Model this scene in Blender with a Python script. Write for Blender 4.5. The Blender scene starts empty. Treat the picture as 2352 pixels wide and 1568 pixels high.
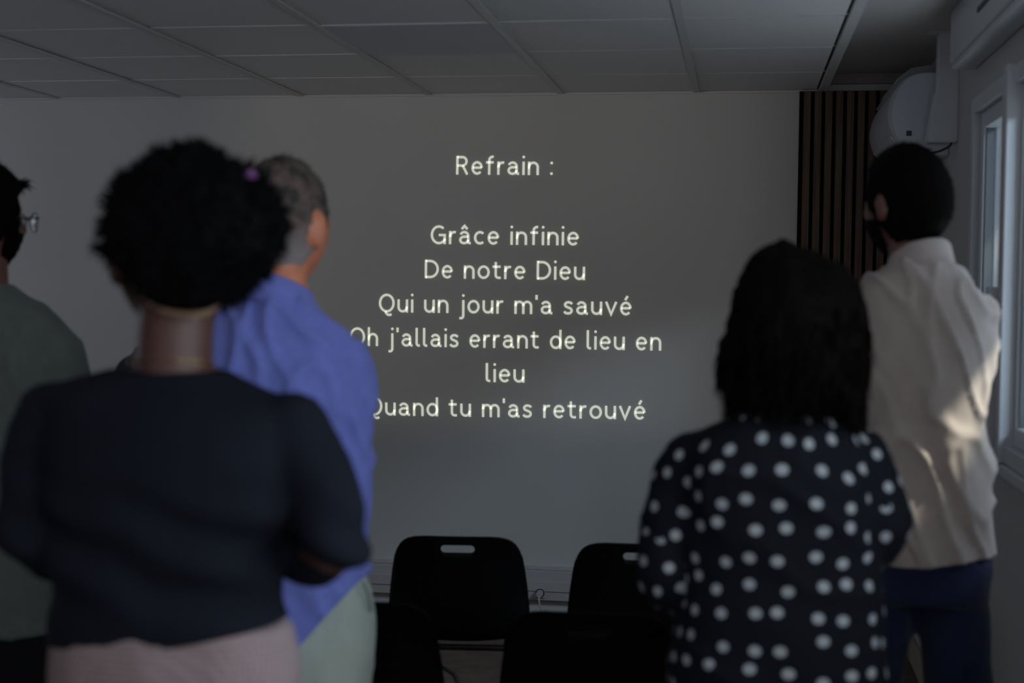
import bpy, bmesh, math, random
from math import sin, cos, pi, atan2, sqrt, radians as R
from mathutils import Vector, Matrix, noise

random.seed(7)
SC = bpy.context.scene
COL = SC.collection

# ------------------------------------------------------------------ camera
CAMZ = 1.60
YAW, PIT, ROL = .1583, -.0421, .0113
FPX = 3267.0
_cy, _sy, _cp, _sp, _cr, _sr = cos(YAW), sin(YAW), cos(PIT), sin(PIT), cos(ROL), sin(ROL)
FW = Vector((-_sy * _cp, _cy * _cp, _sp)); _rt = Vector((_cy, _sy, 0)); _up = _rt.cross(FW)
RT = _rt * _cr + _up * _sr
UP = _up * _cr - _rt * _sr
cd = bpy.data.cameras.new('camera'); cam = bpy.data.objects.new('camera', cd); COL.objects.link(cam)
cam.matrix_world = Matrix((
    (RT.x, UP.x, -FW.x, 0), (RT.y, UP.y, -FW.y, 0), (RT.z, UP.z, -FW.z, CAMZ), (0, 0, 0, 1)))
cd.sensor_width = 36; cd.lens = 50.0; cd.clip_start = .05; cd.clip_end = 200
cd.dof.use_dof = True; cd.dof.focus_distance = 6.4; cd.dof.aperture_fstop = 2.3; cd.dof.aperture_blades = 0
SC.camera = cam
SC.view_settings.view_transform = 'Standard'; SC.view_settings.look = 'None'
SC.view_settings.gamma = 1; SC.view_settings.use_curve_mapping = False
SC.view_settings.exposure = 0.0
SC.cycles.use_denoising = True
SC.cycles.max_bounces = 8; SC.cycles.diffuse_bounces = 5
SC.cycles.caustics_reflective = False; SC.cycles.caustics_refractive = False

# ------------------------------------------------------------------ world, sun, daylight through the windows
w = bpy.data.worlds.new('sky'); SC.world = w; w.use_nodes = True
bg = w.node_tree.nodes['Background']; bg.inputs[0].default_value = (.56, .64, .80, 1); bg.inputs[1].default_value = .75

def lamp(name, kind, loc, direction, power, col, size=None, size_y=None, **k):
    l = bpy.data.lights.new(name, kind); o = bpy.data.objects.new(name, l); COL.objects.link(o)
    o.location = loc; o.rotation_euler = Vector(direction).to_track_quat('-Z', 'Y').to_euler()
    l.energy = power; l.color = col
    if kind == 'AREA':
        l.shape = 'RECTANGLE'; l.size = size; l.size_y = size_y or size
    for a, b in k.items(): setattr(l, a, b)
    return o
lamp('sun', 'SUN', (3, 3, 4), (-.62, .12, -.76), 8.5, (1, .88, .72), angle=R(1.2))
# sky light entering the windows outside the frame (right wall beside the camera, left wall, rear wall)
lamp('daylight_window_right', 'AREA', (.93, .95, 1.68), (-1, .35, .10), 34, (.90, .94, 1), 2.6, 1.0)
# added lamp for bluish sky light low on the back wall, and light thrown up from the yard
lamp('sky_fill', 'AREA', (2.6, 2.2, 3.2), (-3.6, 3.9, -2.3), 84, (.72, .84, 1), 1.2, .35)
lamp('yard_light', 'AREA', (1.35, 4.2, .6), (-1, 0, 1.0), 18, (.86, .91, 1), 2.2, .7)
lamp('daylight_window_left', 'AREA', (-5.56, 4.6, 1.6), (1, .10, 0), 7, (.74, .84, 1), 1.5, 1.1)
lamp('daylight_door_rear', 'AREA', (-1.6, -2.52, 1.4), (0, 1, 0), 4, (.95, .95, 1), 2.6, 1.7)
# the ceiling projector's spill light: a soft-edged rectangle of warm black level on the back wall
def projector():
    o = lamp('projector_beam', 'SPOT', (-1.15, 3.05, 2.30), (0, 1, -.235), 17, (1, .90, .76), spot_size=R(112), spot_blend=0.0, shadow_soft_size=.02)
    l = o.data; l.use_nodes = True; nt = l.node_tree; em = nt.nodes['Emission']
    tc = nt.nodes.new('ShaderNodeTexCoord'); sp = nt.nodes.new('ShaderNodeSeparateXYZ'); nt.links.new(tc.outputs['Normal'], sp.inputs[0])
    def math_(op, a, b=None):
        n = nt.nodes.new('ShaderNodeMath'); n.operation = op
        for i, v in enumerate((a, b)):
            if v is None: continue
            if isinstance(v, (int, float)): n.inputs[i].default_value = v
            else: nt.links.new(v, n.inputs[i])
        return n.outputs[0]
    az = math_('ABSOLUTE', sp.outputs[2]); masks = []
    for axis, (c, h, soft) in ((0, (.02, .40, .10)), (1, (PROJ_V, .240, .030))):
        q = math_('DIVIDE', sp.outputs[axis], az); q = math_('ABSOLUTE', math_('SUBTRACT', q, c))
        m = nt.nodes.new('ShaderNodeMapRange'); m.interpolation_type = 'SMOOTHSTEP'; m.inputs[1].default_value = h + soft; m.inputs[2].default_value = h - soft
        nt.links.new(q, m.inputs[0]); masks.append(m.outputs[0])
    nt.links.new(math_('MULTIPLY', masks[0], masks[1]), em.inputs['Strength'])
    return o
PROJ_V = .075
projector()

# ------------------------------------------------------------------ helpers
def U(px, py, d):
    """world point seen at photo pixel px,py at depth y = d"""
    v = FW + RT * ((px - 1176) / FPX) + UP * (-(py - 784) / FPX)
    return Vector((0, 0, CAMZ)) + v * (d / v.y)
def UX(px, py, x):
    v = FW + RT * ((px - 1176) / FPX) + UP * (-(py - 784) / FPX)
    return Vector((0, 0, CAMZ)) + v * (x / v.x)

def tag(o, label=None, cat=None, group=None, kind=None):
    if label: o['label'] = label
    if cat: o['category'] = cat
    if group: o['group'] = group
    if kind: o['kind'] = kind
    return o
def empty(name, loc=(0, 0, 0), rz=0):
    o = bpy.data.objects.new(name, None); COL.objects.link(o); o.location = loc; o.rotation_euler = (0, 0, rz)
    o.empty_display_size = .1
    return o
def obj(name, bm, mat, parent=None, smooth=False, world=False):
    me = bpy.data.meshes.new(name)
    if isinstance(bm, bmesh.types.BMesh):
        bm.normal_update(); bm.to_mesh(me); bm.free()
    if smooth:
        for p in me.polygons: p.use_smooth = True
    me.materials.append(mat)
    o = bpy.data.objects.new(name, me); COL.objects.link(o)
    if parent is not None:
        o.parent = parent
        if isinstance(world, Vector): o.matrix_parent_inverse = Matrix.Translation(world).inverted()
        elif world:
            o.matrix_parent_inverse = (Matrix.Translation(parent.location) @ parent.rotation_euler.to_matrix().to_4x4()).inverted()
    return o
def copy_obj(o, parent=None):
    c = o.copy(); COL.objects.link(c)
    if parent is not None: c.parent = parent
    return c
def copy_tree(o, parent=None):
    c = o.copy(); COL.objects.link(c)
    if parent is not None: c.parent = parent
    for ch in [x for x in COL.objects if x.parent == o]:
        copy_tree(ch, c)
    return c
def box(bm, x0, x1, y0, y1, z0, z1, bev=0):
    b = bmesh.new() if bev else bm
    vs = [b.verts.new(p) for p in ((x0, y0, z0), (x1, y0, z0), (x1, y1, z0), (x0, y1, z0), (x0, y0, z1), (x1, y0, z1), (x1, y1, z1), (x0, y1, z1))]
    for f in ((0, 3, 2, 1), (4, 5, 6, 7), (0, 1, 5, 4), (1, 2, 6, 5), (2, 3, 7, 6), (3, 0, 4, 7)):
        b.faces.new([vs[i] for i in f])
    if bev:
        bmesh.ops.bevel(b, geom=b.edges[:], offset=bev, segments=2, affect='EDGES', profile=.5)
        merge(bm, b)
def merge(bm, b):
    me = bpy.data.meshes.new('tmp'); b.to_mesh(me); b.free(); bm.from_mesh(me); bpy.data.meshes.remove(me)
def B(*a, **k):
    bm = bmesh.new(); box(bm, *a, **k); return bm
def loft(bm, rings, cap=True, closed=True):
    vr = [[bm.verts.new(p) for p in r] for r in rings]
    n = len(vr[0])
    for a, b in zip(vr, vr[1:]):
        for i in range(n if closed else n - 1):
            j = (i + 1) % n
            bm.faces.new((a[i], a[j], b[j], b[i]))
    if cap:
        bm.faces.new(list(reversed(vr[0]))); bm.faces.new(vr[-1])
def ering(c, rx, ry, n=28, e=2.3, rz=0):
    out = []
    for i in range(n):
        a = 2 * pi * i / n; ca, sa = cos(a), sin(a)
        x = math.copysign(abs(ca) ** (2 / e), ca) * rx; y = math.copysign(abs(sa) ** (2 / e), sa) * ry
        out.append(Vector((c[0] + x * cos(rz) - y * sin(rz), c[1] + x * sin(rz) + y * cos(rz), c[2])))
    return out
def catmull(pts, n=6):
    P = [Vector(p) if len(p) == 3 else Vector((p[0], p[1], 0)) for p in pts]
    P = [P[0] * 2 - P[1]] + P + [P[-1] * 2 - P[-2]]
    out = []
    for i in range(1, len(P) - 2):
        for k in range(n):
            t = k / n
            out.append(.5 * ((2 * P[i]) + (P[i + 1] - P[i - 1]) * t + (2 * P[i - 1] - 5 * P[i] + 4 * P[i + 1] - P[i + 2]) * t * t + (3 * P[i] - P[i - 1] - 3 * P[i + 1] + P[i + 2]) * t ** 3))
    out.append(P[-2].copy()); return out
def tube(bm, pts, rad, n=14, sub=5, round_ends=True, flat=1.0):
    """rounded tapering tube through pts (world) with radius per point"""
    P = catmull(pts, sub) if sub > 1 else [Vector(p) for p in pts]
    if sub > 1:
        rr = []
        for i in range(len(rad) - 1):
            for k in range(sub): t = k / sub; rr.append(rad[i] * (1 - t) + rad[i + 1] * t)
        rr.append(rad[-1])
    else: rr = list(rad)
    T = [(P[min(i + 1, len(P) - 1)] - P[max(i - 1, 0)]).normalized() for i in range(len(P))]
    if round_ends:
        a0, a1 = P[0], P[-1]; t0, t1 = T[0], T[-1]; r0, r1 = rr[0], rr[-1]
        pre = [(a0 - t0 * r0 * sin(a), r0 * cos(a)) for a in (R(80), R(50), R(25))]
        post = [(a1 + t1 * r1 * sin(a), r1 * cos(a)) for a in (R(25), R(50), R(80))]
        P = [p for p, _ in pre] + P + [p for p, _ in post]; rr = [r for _, r in pre] + rr + [r for _, r in post]
        T = [t0] * 3 + T + [t1] * 3
    ref = Vector((0, 0, 1)) if abs(T[0].z) < .9 else Vector((0, 1, 0))
    u = T[0].cross(ref).normalized(); rings = []
    for p, t, r in zip(P, T, rr):
        u = (u - t * u.dot(t)).normalized(); v = t.cross(u)
        rings.append([p + u * cos(2 * pi * i / n) * r + v * sin(2 * pi * i / n) * r * flat for i in range(n)])
    loft(bm, rings)
def ball(bm, c, rx, ry, rz, rot=None, n=20):
    b = bmesh.new(); bmesh.ops.create_uvsphere(b, u_segments=n, v_segments=n * 2 // 3, radius=1)
    M = Matrix.Translation(c) @ (rot.to_4x4() if rot is not None else Matrix.Identity(4)) @ Matrix.Diagonal((rx, ry, rz, 1))
    bmesh.ops.transform(b, matrix=M, verts=b.verts); merge(bm, b)
def remesh(bm, voxel, smooth=3):
    me = bpy.data.meshes.new('tmp'); bmesh.ops.recalc_face_normals(bm, faces=bm.faces); bm.to_mesh(me); bm.free()
    o = bpy.data.objects.new('tmp', me); COL.objects.link(o)
    m = o.modifiers.new('r', 'REMESH'); m.mode = 'VOXEL'; m.voxel_size = voxel
    dg = bpy.context.evaluated_depsgraph_get(); dg.update()
    e = bpy.data.meshes.new_from_object(o.evaluated_get(dg))
    bpy.data.objects.remove(o); bpy.data.meshes.remove(me)
    b = bmesh.new(); b.from_mesh(e); bpy.data.meshes.remove(e)
    for _ in range(smooth):
        bmesh.ops.smooth_vert(b, verts=b.verts, factor=.5, use_axis_x=True, use_axis_y=True, use_axis_z=True)
    b.normal_update()
    return b

# ------------------------------------------------------------------ materials
def mat(name, col, rough=.7, metal=0, bump=0, bscale=40, vary=0, vscale=6, emit=None, estr=1, spec=.5, vcol=None, sheen=0):
    m = bpy.data.materials.new(name); m.use_nodes = True; nt = m.node_tree; p = nt.nodes['Principled BSDF']
    p.inputs['Base Color'].default_value = (*col, 1); p.inputs['Roughness'].default_value = rough; p.inputs['Metallic'].default_value = metal
    p.inputs['Specular IOR Level'].default_value = spec
    if sheen: p.inputs['Sheen Weight'].default_value = sheen
    tc = nt.nodes.new('ShaderNodeTexCoord')
    if vary or vcol:
        n = nt.nodes.new('ShaderNodeTexNoise'); n.inputs['Scale'].default_value = vscale; n.inputs['Detail'].default_value = 5
        nt.links.new(tc.outputs['Object'], n.inputs['Vector'])
        mx = nt.nodes.new('ShaderNodeMix'); mx.data_type = 'RGBA'
        mx.inputs[6].default_value = (*[c * (1 - vary) for c in col], 1)
        mx.inputs[7].default_value = (*(vcol or [min(1, c * (1 + vary)) for c in col]), 1)
        rp = nt.nodes.new('ShaderNodeMapRange'); rp.inputs[1].default_value = .35; rp.inputs[2].default_value = .65
        nt.links.new(n.outputs[0], rp.inputs[0]); nt.links.new(rp.outputs[0], mx.inputs[0]); nt.links.new(mx.outputs[2], p.inputs['Base Color'])
    if bump:
        n = nt.nodes.new('ShaderNodeTexNoise'); n.inputs['Scale'].default_value = bscale; n.inputs['Detail'].default_value = 4
        nt.links.new(tc.outputs['Object'], n.inputs['Vector'])
        b = nt.nodes.new('ShaderNodeBump'); b.inputs['Strength'].default_value = bump; b.inputs['Distance'].default_value = .01
        nt.links.new(n.outputs[0], b.inputs['Height']); nt.links.new(b.outputs[0], p.inputs['Normal'])
    if emit:
        p.inputs['Emission Color'].default_value = (*emit, 1); p.inputs['Emission Strength'].default_value = estr
    return m
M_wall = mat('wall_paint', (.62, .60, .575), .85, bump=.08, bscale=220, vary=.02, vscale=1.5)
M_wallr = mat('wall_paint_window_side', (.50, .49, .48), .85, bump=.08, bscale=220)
M_tile = mat('mineral_ceiling_tile', (.76, .745, .735), .9, bump=.25, bscale=300, vary=.03, vscale=80)
M_tile2 = mat('mineral_ceiling_tile_grey', (.62, .62, .66), .9, bump=.25, bscale=300)
M_tbar = mat('painted_steel', (.62, .61, .60), .5)
M_plaster = mat('plaster_ceiling', (.60, .57, .55), .9)
M_pvc = mat('white_pvc', (.62, .63, .65), .38)
M_trunk = mat('trunking_plastic', (.52, .48, .47), .45)
M_floor = mat('floor_vinyl', (.125, .090, .068), .5, bump=.05, bscale=60, vary=.25, vscale=14)
M_skirt = mat('skirting_wood', (.42, .37, .31), .5, vary=.1)
M_black = mat('black_polypropylene', (.003, .003, .0035), .55, spec=.12)
M_felt = mat('black_felt', (.006, .007, .008), .95, bump=.4, bscale=400, spec=.1)
M_dark = mat('dark_plastic', (.02, .022, .03), .4)
M_gasket = mat('grey_gasket', (.14, .15, .16), .6)
M_metal = mat('black_steel', (.02, .02, .02), .35, metal=.6)
M_ac = mat('glossy_white_plastic', (.66, .69, .74), .28)
M_grille = mat('grey_grille', (.30, .32, .33), .5)
M_text = mat('projected_text_glow', (.6, .6, .55), .8, emit=(.74, .79, .66), estr=.62)  # letters glow by themselves, imitating the projector's light

def wood_mat():
    m = bpy.data.materials.new('oak_slat_veneer'); m.use_nodes = True; nt = m.node_tree; p = nt.nodes['Principled BSDF']
    tc = nt.nodes.new('ShaderNodeTexCoord'); mp = nt.nodes.new('ShaderNodeMapping'); mp.inputs['Scale'].default_value = (60, 60, 2.2)
    oi = nt.nodes.new('ShaderNodeObjectInfo'); ad = nt.nodes.new('ShaderNodeVectorMath'); ad.operation = 'ADD'
    n = nt.nodes.new('ShaderNodeTexNoise'); n.inputs['Scale'].default_value = 1.6; n.inputs['Detail'].default_value = 6
    cr = nt.nodes.new('ShaderNodeValToRGB')
    cr.color_ramp.elements[0].position = .32; cr.color_ramp.elements[0].color = (.075, .035, .020, 1)
    cr.color_ramp.elements[1].position = .68; cr.color_ramp.elements[1].color = (.155, .09, .050, 1)
    nt.links.new(tc.outputs['Object'], mp.inputs[0]); nt.links.new(mp.outputs[0], ad.inputs[0]); nt.links.new(oi.outputs['Random'], ad.inputs[1])
    nt.links.new(ad.outputs[0], n.inputs['Vector']); nt.links.new(n.outputs[0], cr.inputs[0]); nt.links.new(cr.outputs[0], p.inputs['Base Color'])
    p.inputs['Roughness'].default_value = .6
    return m
M_wood = wood_mat()
def glass_mat():
    m = bpy.data.materials.new('window_glass'); m.use_nodes = True; nt = m.node_tree; nt.nodes.clear()
    o = nt.nodes.new('ShaderNodeOutputMaterial'); mx = nt.nodes.new('ShaderNodeMixShader'); t = nt.nodes.new('ShaderNodeBsdfTransparent')
    g = nt.nodes.new('ShaderNodeBsdfGlossy'); g.inputs['Roughness'].default_value = .02; lw = nt.nodes.new('ShaderNodeLayerWeight'); lw.inputs[0].default_value = .5
    pw = nt.nodes.new('ShaderNodeMath'); pw.operation = 'POWER'; pw.inputs[1].default_value = 4.5; nt.links.new(lw.outputs['Facing'], pw.inputs[0])
    f = nt.nodes.new('ShaderNodeMath'); f.operation = 'MULTIPLY_ADD'; f.inputs[1].default_value = .93; f.inputs[2].default_value = .05; nt.links.new(pw.outputs[0], f.inputs[0])
    t.inputs[0].default_value = (.85, .9, .92, 1)
    nt.links.new(f.outputs[0], mx.inputs[0]); nt.links.new(t.outputs[0], mx.inputs[1]); nt.links.new(g.outputs[0], mx.inputs[2]); nt.links.new(mx.outputs[0], o.inputs[0])
    return m
M_glass = glass_mat()

# ------------------------------------------------------------------ room shell
D = 6.345; XR = .76; XL = -5.5; YB = -2.6; ZC = 2.44; ZR = 2.51; XS = .335   # XS: edge of the suspended ceiling
tag(obj('floor', B(XL, XR, YB, D, -.1, 0), M_floor), kind='structure')
tag(obj('wall_back', B(XL - .2, XR + .3, D, D + .2, -.1, 2.75), M_wall), kind='structure')
# left wall with its window opening, rear wall with its glazed door opening
bm = bmesh.new()
for a in ((YB, 3.8, -.1, 2.75), (5.4, D, -.1, 2.75), (3.8, 5.4, -.1, 1.0), (3.8, 5.4, 2.2, 2.75)): box(bm, XL - .2, XL, *a)
tag(obj('wall_left', bm, M_wall), kind='structure')
bm = bmesh.new()
for a in ((XL - .2, -3.0, -.1, 2.75), (-.2, XR + .3, -.1, 2.75), (-3.0, -.2, 2.25, 2.75)): box(bm, a[0], a[1], YB - .2, YB, a[2], a[3])
tag(obj('wall_rear', bm, M_wall), kind='structure')
# window wall
W1 = (2.95, 4.93, 1.10, 2.22); W2 = (-.45, 2.35, 1.10, 2.25)
bm = bmesh.new()
for a in ((YB, W2[0], -.1, 2.75), (W2[1], W1[0], -.1, 2.75), (W1[1], D, -.1, 2.75),
          (W1[0], W1[1], -.1, W1[2]), (W1[0], W1[1], W1[3], 2.75), (W2[0], W2[1], -.1, W2[2]), (W2[0], W2[1], W2[3], 2.75)):
    box(bm, XR, XR + .10, *a)
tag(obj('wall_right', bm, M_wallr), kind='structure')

tag(obj('trim_sun_block', B(XR + .10, XR + .78, YB, D, 2.66, 2.74), M_wallr), kind='structure')   # slab added outside, out of view, to cut off the high sun
tag(obj('wall_sun_block', B(3.0, 3.25, -5, 26, -.6, 4.32), mat('sun_block_render', (.70, .71, .72), .9)), kind='structure')  # wall added to block the lower sun and shape the shirt's sun patch
tag(obj('floor_outside', B(XR + .10, 3.0, -5, 26, -.6, -.2), mat('yard_paving', (.40, .39, .37), .9)), kind='structure')
# ceiling: plaster strip beside the windows and suspended tiles
ceil = tag(obj('ceiling', B(XL - .2, XR + .22, YB, D, ZC + .12, ZC + .2), M_plaster), kind='structure')
obj('plaster_strip', B(XS, XR, YB, D, ZR, ZC + .12), M_plaster, ceil)
TX0 = -.2034; TY1 = D - .547; T = .6; tw = .024
tm = B(-.288, .288, -.288, .288, 0, .012); tile_me = None
tm_ = bpy.data.meshes.new('ceiling_tile'); tm.to_mesh(tm_); tm.free(); tm_.materials.append(M_tile)
rows = [(TY1, D - .006)] + [(TY1 - T * (k + 1), TY1 - T * k) for k in range(14)]
for i in range(-9, 1):
    for r, (y0, y1) in enumerate(rows):
        xa = TX0 + T * i; xb = XS - .012 if i == 0 else xa + T
        o = bpy.data.objects.new('ceiling_tile', tm_); COL.objects.link(o); o.parent = ceil
        cx, cy = (xa + xb) / 2, (y0 + y1) / 2
        o.location = (cx, cy, ZC + .003 + random.uniform(0, .0015)); o.scale = ((xb - xa - .024) / .576, (y1 - y0 - .02) / .576, 1)
        o.rotation_euler = (random.uniform(-.002, .002), random.uniform(-.002, .002), 0)
        if i == -2 and r == 2:
            me = tm_.copy(); me.materials.clear(); me.materials.append(M_tile2); o.data = me
            o.location.z -= .004; o['label'] = 'slightly darker grey tile sitting askew in its grid'
for i in range(-9, 1):
    obj('ceiling_bar', B(TX0 + T * i - .014, TX0 + T * i + .014, YB, D, ZC - .003, ZC + .002), M_tbar, ceil)
for k in range(15):
    obj('ceiling_cross_bar', B(XL, XS, TY1 - T * k - .010, TY1 - T * k + .010, ZC + .007, ZC + .009), M_tbar, ceil)
tag(obj('trim_1', B(XS - .012, XS + .022, YB, D, ZC - .004, ZR), M_tbar), kind='structure')
tag(obj('trim_2', B(XS + .022, XR, D - .03, D, 2.468, ZR, ), mat('lintel_board', (.36, .31, .29), .7)), kind='structure')
tag(obj('trim_3', B(XL, XS, D - .012, D, ZC - .006, ZC + .004), M_tbar), kind='structure')
# skirtings
tag(obj('baseboard_right', B(XR - .018, XR, YB, D, 0, .11, bev=.004), M_skirt), kind='structure')
tag(obj('baseboard_left', B(XL, XL + .018, YB, D, 0, .10), M_skirt), kind='structure')
tag(obj('baseboard_back', B(XL, XR, D - .016, D, 0, .09, bev=.003), M_skirt), kind='structure')

# ------------------------------------------------------------------ cable trunking with socket on the back wall
tr = tag(empty('cable_trunking', (-1.0, D, .17)), 'long pale cable trunking running low along the projection wall behind the chairs', 'cable trunking')
ZT0, ZT1 = .166, .300
def top(name, bm, m, par): return obj(name, bm, m, par, world=True)
top('trunking_body', B(XL, .12, D - .045, D, ZT0, ZT1, bev=.003), M_trunk, tr)
top('trunking_lid', B(XL, .12, D - .052, D - .045, ZT0 + .042, ZT0 + .088, bev=.002), M_trunk, tr)
top('upper_ledge', B(XL, .12, D - .03, D, ZT1, ZT1 + .014, bev=.003), M_trunk, tr)
sp = U(1241, 1361, D - .05)
sock = top('socket', B(sp.x - .023, sp.x + .023, D - .055, D - .045, sp.z - .023, sp.z + .023, bev=.003), M_trunk, tr)
bm = bmesh.new()
loft(bm, [[Vector((sp.x + cos(a) * r, y, sp.z + sin(a) * r)) for a in [2 * pi * i / 24 for i in range(24)]] for r, y in ((.020, D - .054), (.020, D - .058), (.0165, D - .058), (.0165, D - .0545))])
o = top('socket_ring', bm, M_dark, sock)
plug = tag(empty('power_plug', (sp.x, D - .055, sp.z)), 'grey round power plug with cable hanging from the wall socket in the trunking', 'plug')
bm = bmesh.new(); loft(bm, [[Vector((sp.x + cos(a) * r, y, sp.z + sin(a) * r)) for a in [2 * pi * i / 20 for i in range(20)]] for r, y in ((.0155, D - .056), (.0155, D - .082), (.012, D - .092))])
top('plug_head', bm, M_trunk, plug)
bm = bmesh.new(); tube(bm, [(sp.x, D - .085, sp.z - .004), (sp.x + .002, D - .10, sp.z - .03), (sp.x + .018, D - .09, sp.z - .085), (sp.x + .035, D - .07, .12), (sp.x + .06, D - .07, .012), (sp.x + .3, D - .12, .006)], [.0042] * 6, n=8)
top('cable', bm, M_trunk, plug, )
# loose cable on the floor under the front row
bm = bmesh.new(); fl = U(1030, 1548, 6.0)
def fp(px, py):
    v = FW + RT * ((px - 1176) / FPX) + UP * (-(py - 784) / FPX); t = -CAMZ / v.z; p = Vector((0, 0, CAMZ)) + v * t; p.z = .006; return p
tube(bm, [fp(985, 1515), fp(1035, 1545), fp(1052, 1568), fp(1060, 1640), fp(1100, 1800)], [.007] * 5, n=8)
tag(obj('floor_cable', bm, M_dark), 'black cable lying on the floor behind the front chair', 'cable')

# ------------------------------------------------------------------ slatted acoustic panel
xs0 = U(1835, 300, D).x
sl = tag(empty('slat_panel', (xs0, D, 0)), 'dark wood slatted acoustic panel on black felt in the corner by the air conditioner', 'wall panel')
top('felt_backing', B(xs0, XR - .002, D - .012, D - .001, .10, ZC - .001), M_felt, sl)
xx = xs0 + .018; first = None
while xx + .030 < XR:
    if first is None:
        s = first = top('slat', B(xx, xx + .030, D - .034, D - .012, .10, ZC - .003, bev=.001), M_wood, sl); x_first = xx
    else:
        s = copy_obj(first); s.location.x += xx - x_first
    xx += .0456

# ------------------------------------------------------------------ windows
def window(n, W, posts):
    y0, y1, z0, z1 = W
    wd = tag(empty('window_%d' % n, (XR, (y0 + y1) / 2, z0)), kind='structure')
    xa, xb = XR - .012, XR + .07
    top('window_frame', B(xa, xb, y0, y0 + .05, z0, z1, bev=.004), M_pvc, wd); top('window_frame', B(xa, xb, y1 - .05, y1, z0, z1, bev=.004), M_pvc, wd)
    top('window_frame', B(xa, xb, y0 + .05, y1 - .05, z1 - .05, z1, bev=.004), M_pvc, wd); top('window_frame', B(xa, xb, y0 + .05, y1 - .05, z0, z0 + .05, bev=.004), M_pvc, wd)
    ys = [y0 + .05] + posts + [y1 - .05]
    for i, (a, b) in enumerate(zip(ys, ys[1:])):
        a += .004; b -= .004; q = .055
        bm = bmesh.new(); x0, x1 = XR + .012, XR + .062
        for s in ((a, a + q, z0 + .05, z1 - .05), (b - q, b, z0 + .05, z1 - .05), (a + q, b - q, z1 - .05 - q, z1 - .05), (a + q, b - q, z0 + .05, z0 + .05 + q)):
            box(bm, x0, x1, *s, bev=.006)
        sa = top('sash', bm, M_pvc, wd)
        bm = bmesh.new()
        for s in ((a + q - .001, a + q + .008, z0 + .05 + q, z1 - .05 - q), (b - q - .008, b - q + .001, z0 + .05 + q, z1 - .05 - q)):
            box(bm, x0 + .01, x1 - .01, *s)
        top('glazing_gasket', bm, M_gasket, sa)
        pn = top('pane', B(XR + .034, XR + .038, a + q, b - q, z0 + .05 + q, z1 - .05 - q), M_glass, sa)
    for p in posts:
        top('mullion', B(XR - .03, XR + .06, p - .035, p + .035, z0 + .0, z1 + .01, bev=.005), M_pvc, wd)
        h = top('window_handle', B(XR - .055, XR - .012, p + .04, p + .07, 1.12, 1.60, bev=.004), M_pvc, wd)
    return wd
window(1, W1, [4.22]); window(2, W2, [.95])
tag(obj('trim_4', B(XR - .025, XR + .0, W1[0] - .02, W1[1] + .02, W1[2] - .035, W1[2] - .002, bev=.004), M_pvc), kind='structure')
# shutter box above the windows
sb = tag(empty('shutter_box', (XR, 2, 2.3)), 'long white roller shutter box above the windows under the ceiling', 'shutter box')
top('box_body', B(XR - .085, XR, -1.2, 4.93, 2.335, ZR, bev=.008), M_pvc, sb)
top('lower_lid', B(XR - .079, XR - .004, -1.2, 4.925, 2.318, 2.335, bev=.004), M_pvc, sb)
q = UX(2262, 8, XR - .086)
top('vent_slot', B(XR - .089, XR - .084, q.y - .14, q.y + .12, q.z - .004, q.z + .012, bev=.002), M_dark, sb)

# ------------------------------------------------------------------ air conditioner
ac = tag(empty('air_conditioner', (XR, 5.9, 2.09)), 'white wall-mounted air conditioner unit with rounded end in the corner', 'air conditioner')
def acprof(inf=0):
    return [(-.002, .30 + inf), (-.10, .30 + inf), (-.150 - inf, .285), (-.185 - inf, .245), (-.205 - inf, .19), (-.21 - inf, .14), (-.20 - inf, .095), (-.178 - inf, .055), (-.135, .015 - inf), (-.07, 0 - inf), (-.002, 0 - inf)]
def ext(prof, ya, yb, z0=2.09, bev=0):
    b = bmesh.new()
    P = [Vector((XR + x, 0, z0 + z)) for x, z in prof]
    loft(b, [[Vector((p.x, ya, p.z)) for p in P], [Vector((p.x, yb, p.z)) for p in P]])
    if bev: bmesh.ops.bevel(b, geom=[e for e in b.edges if abs(e.verts[0].co.y - e.verts[1].co.y) < 1e-6], offset=bev, segments=2, affect='EDGES')
    return b
def smoothprof(p, n=4):
    return [(v.x, v.y) for v in catmull([(a, b) for a, b in p], n)]
top('end_cap', ext(smoothprof(acprof()), 5.50, 5.53, bev=.005), M_ac, ac)
top('casing', ext(smoothprof([(x * 1.03, z) for x, z in acprof(.006)]), 5.525, 6.30), mat('matt_white_plastic', (.50, .51, .52), .4), ac)
bm = ext([(-.012, .306), (-.02, .335), (-.07, .345), (-.13, .335), (-.175, .30), (-.20, .262), (-.187, .25), (-.15, .294), (-.1, .307)], 5.60, 6.28)
top('intake_grille', bm, M_grille, ac)
for k in range(9):
    obj('grille_rib', ext([(-.02, .336), (-.07, .348), (-.13, .338), (-.18, .30), (-.19, .29), (-.13, .330), (-.07, .340)], 5.62 + k * .075, 5.63 + k * .075), M_pvc, None).parent = bpy.data.objects['intake_grille']
for o in [x for x in COL.objects if x.name.startswith('grille_rib')]:
    o.matrix_parent_inverse = Matrix.Translation(ac.location).inverted() if False else o.matrix_parent_inverse
top('louver', ext([(-.150, .020), (-.205, .075), (-.211, .072), (-.155, .012)], 5.56, 6.26), M_pvc, ac)
p1 = U(2088, 306, 5.497)
for dx, dz in ((-.005, .005), (.005, .005), (-.005, -.005), (.005, -.005)):
    top('dark_sticker', B(p1.x + dx - .0045, p1.x + dx + .0045, 5.494, 5.500, p1.z + dz - .0045, p1.z + dz + .0045), M_dark, ac)

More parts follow.
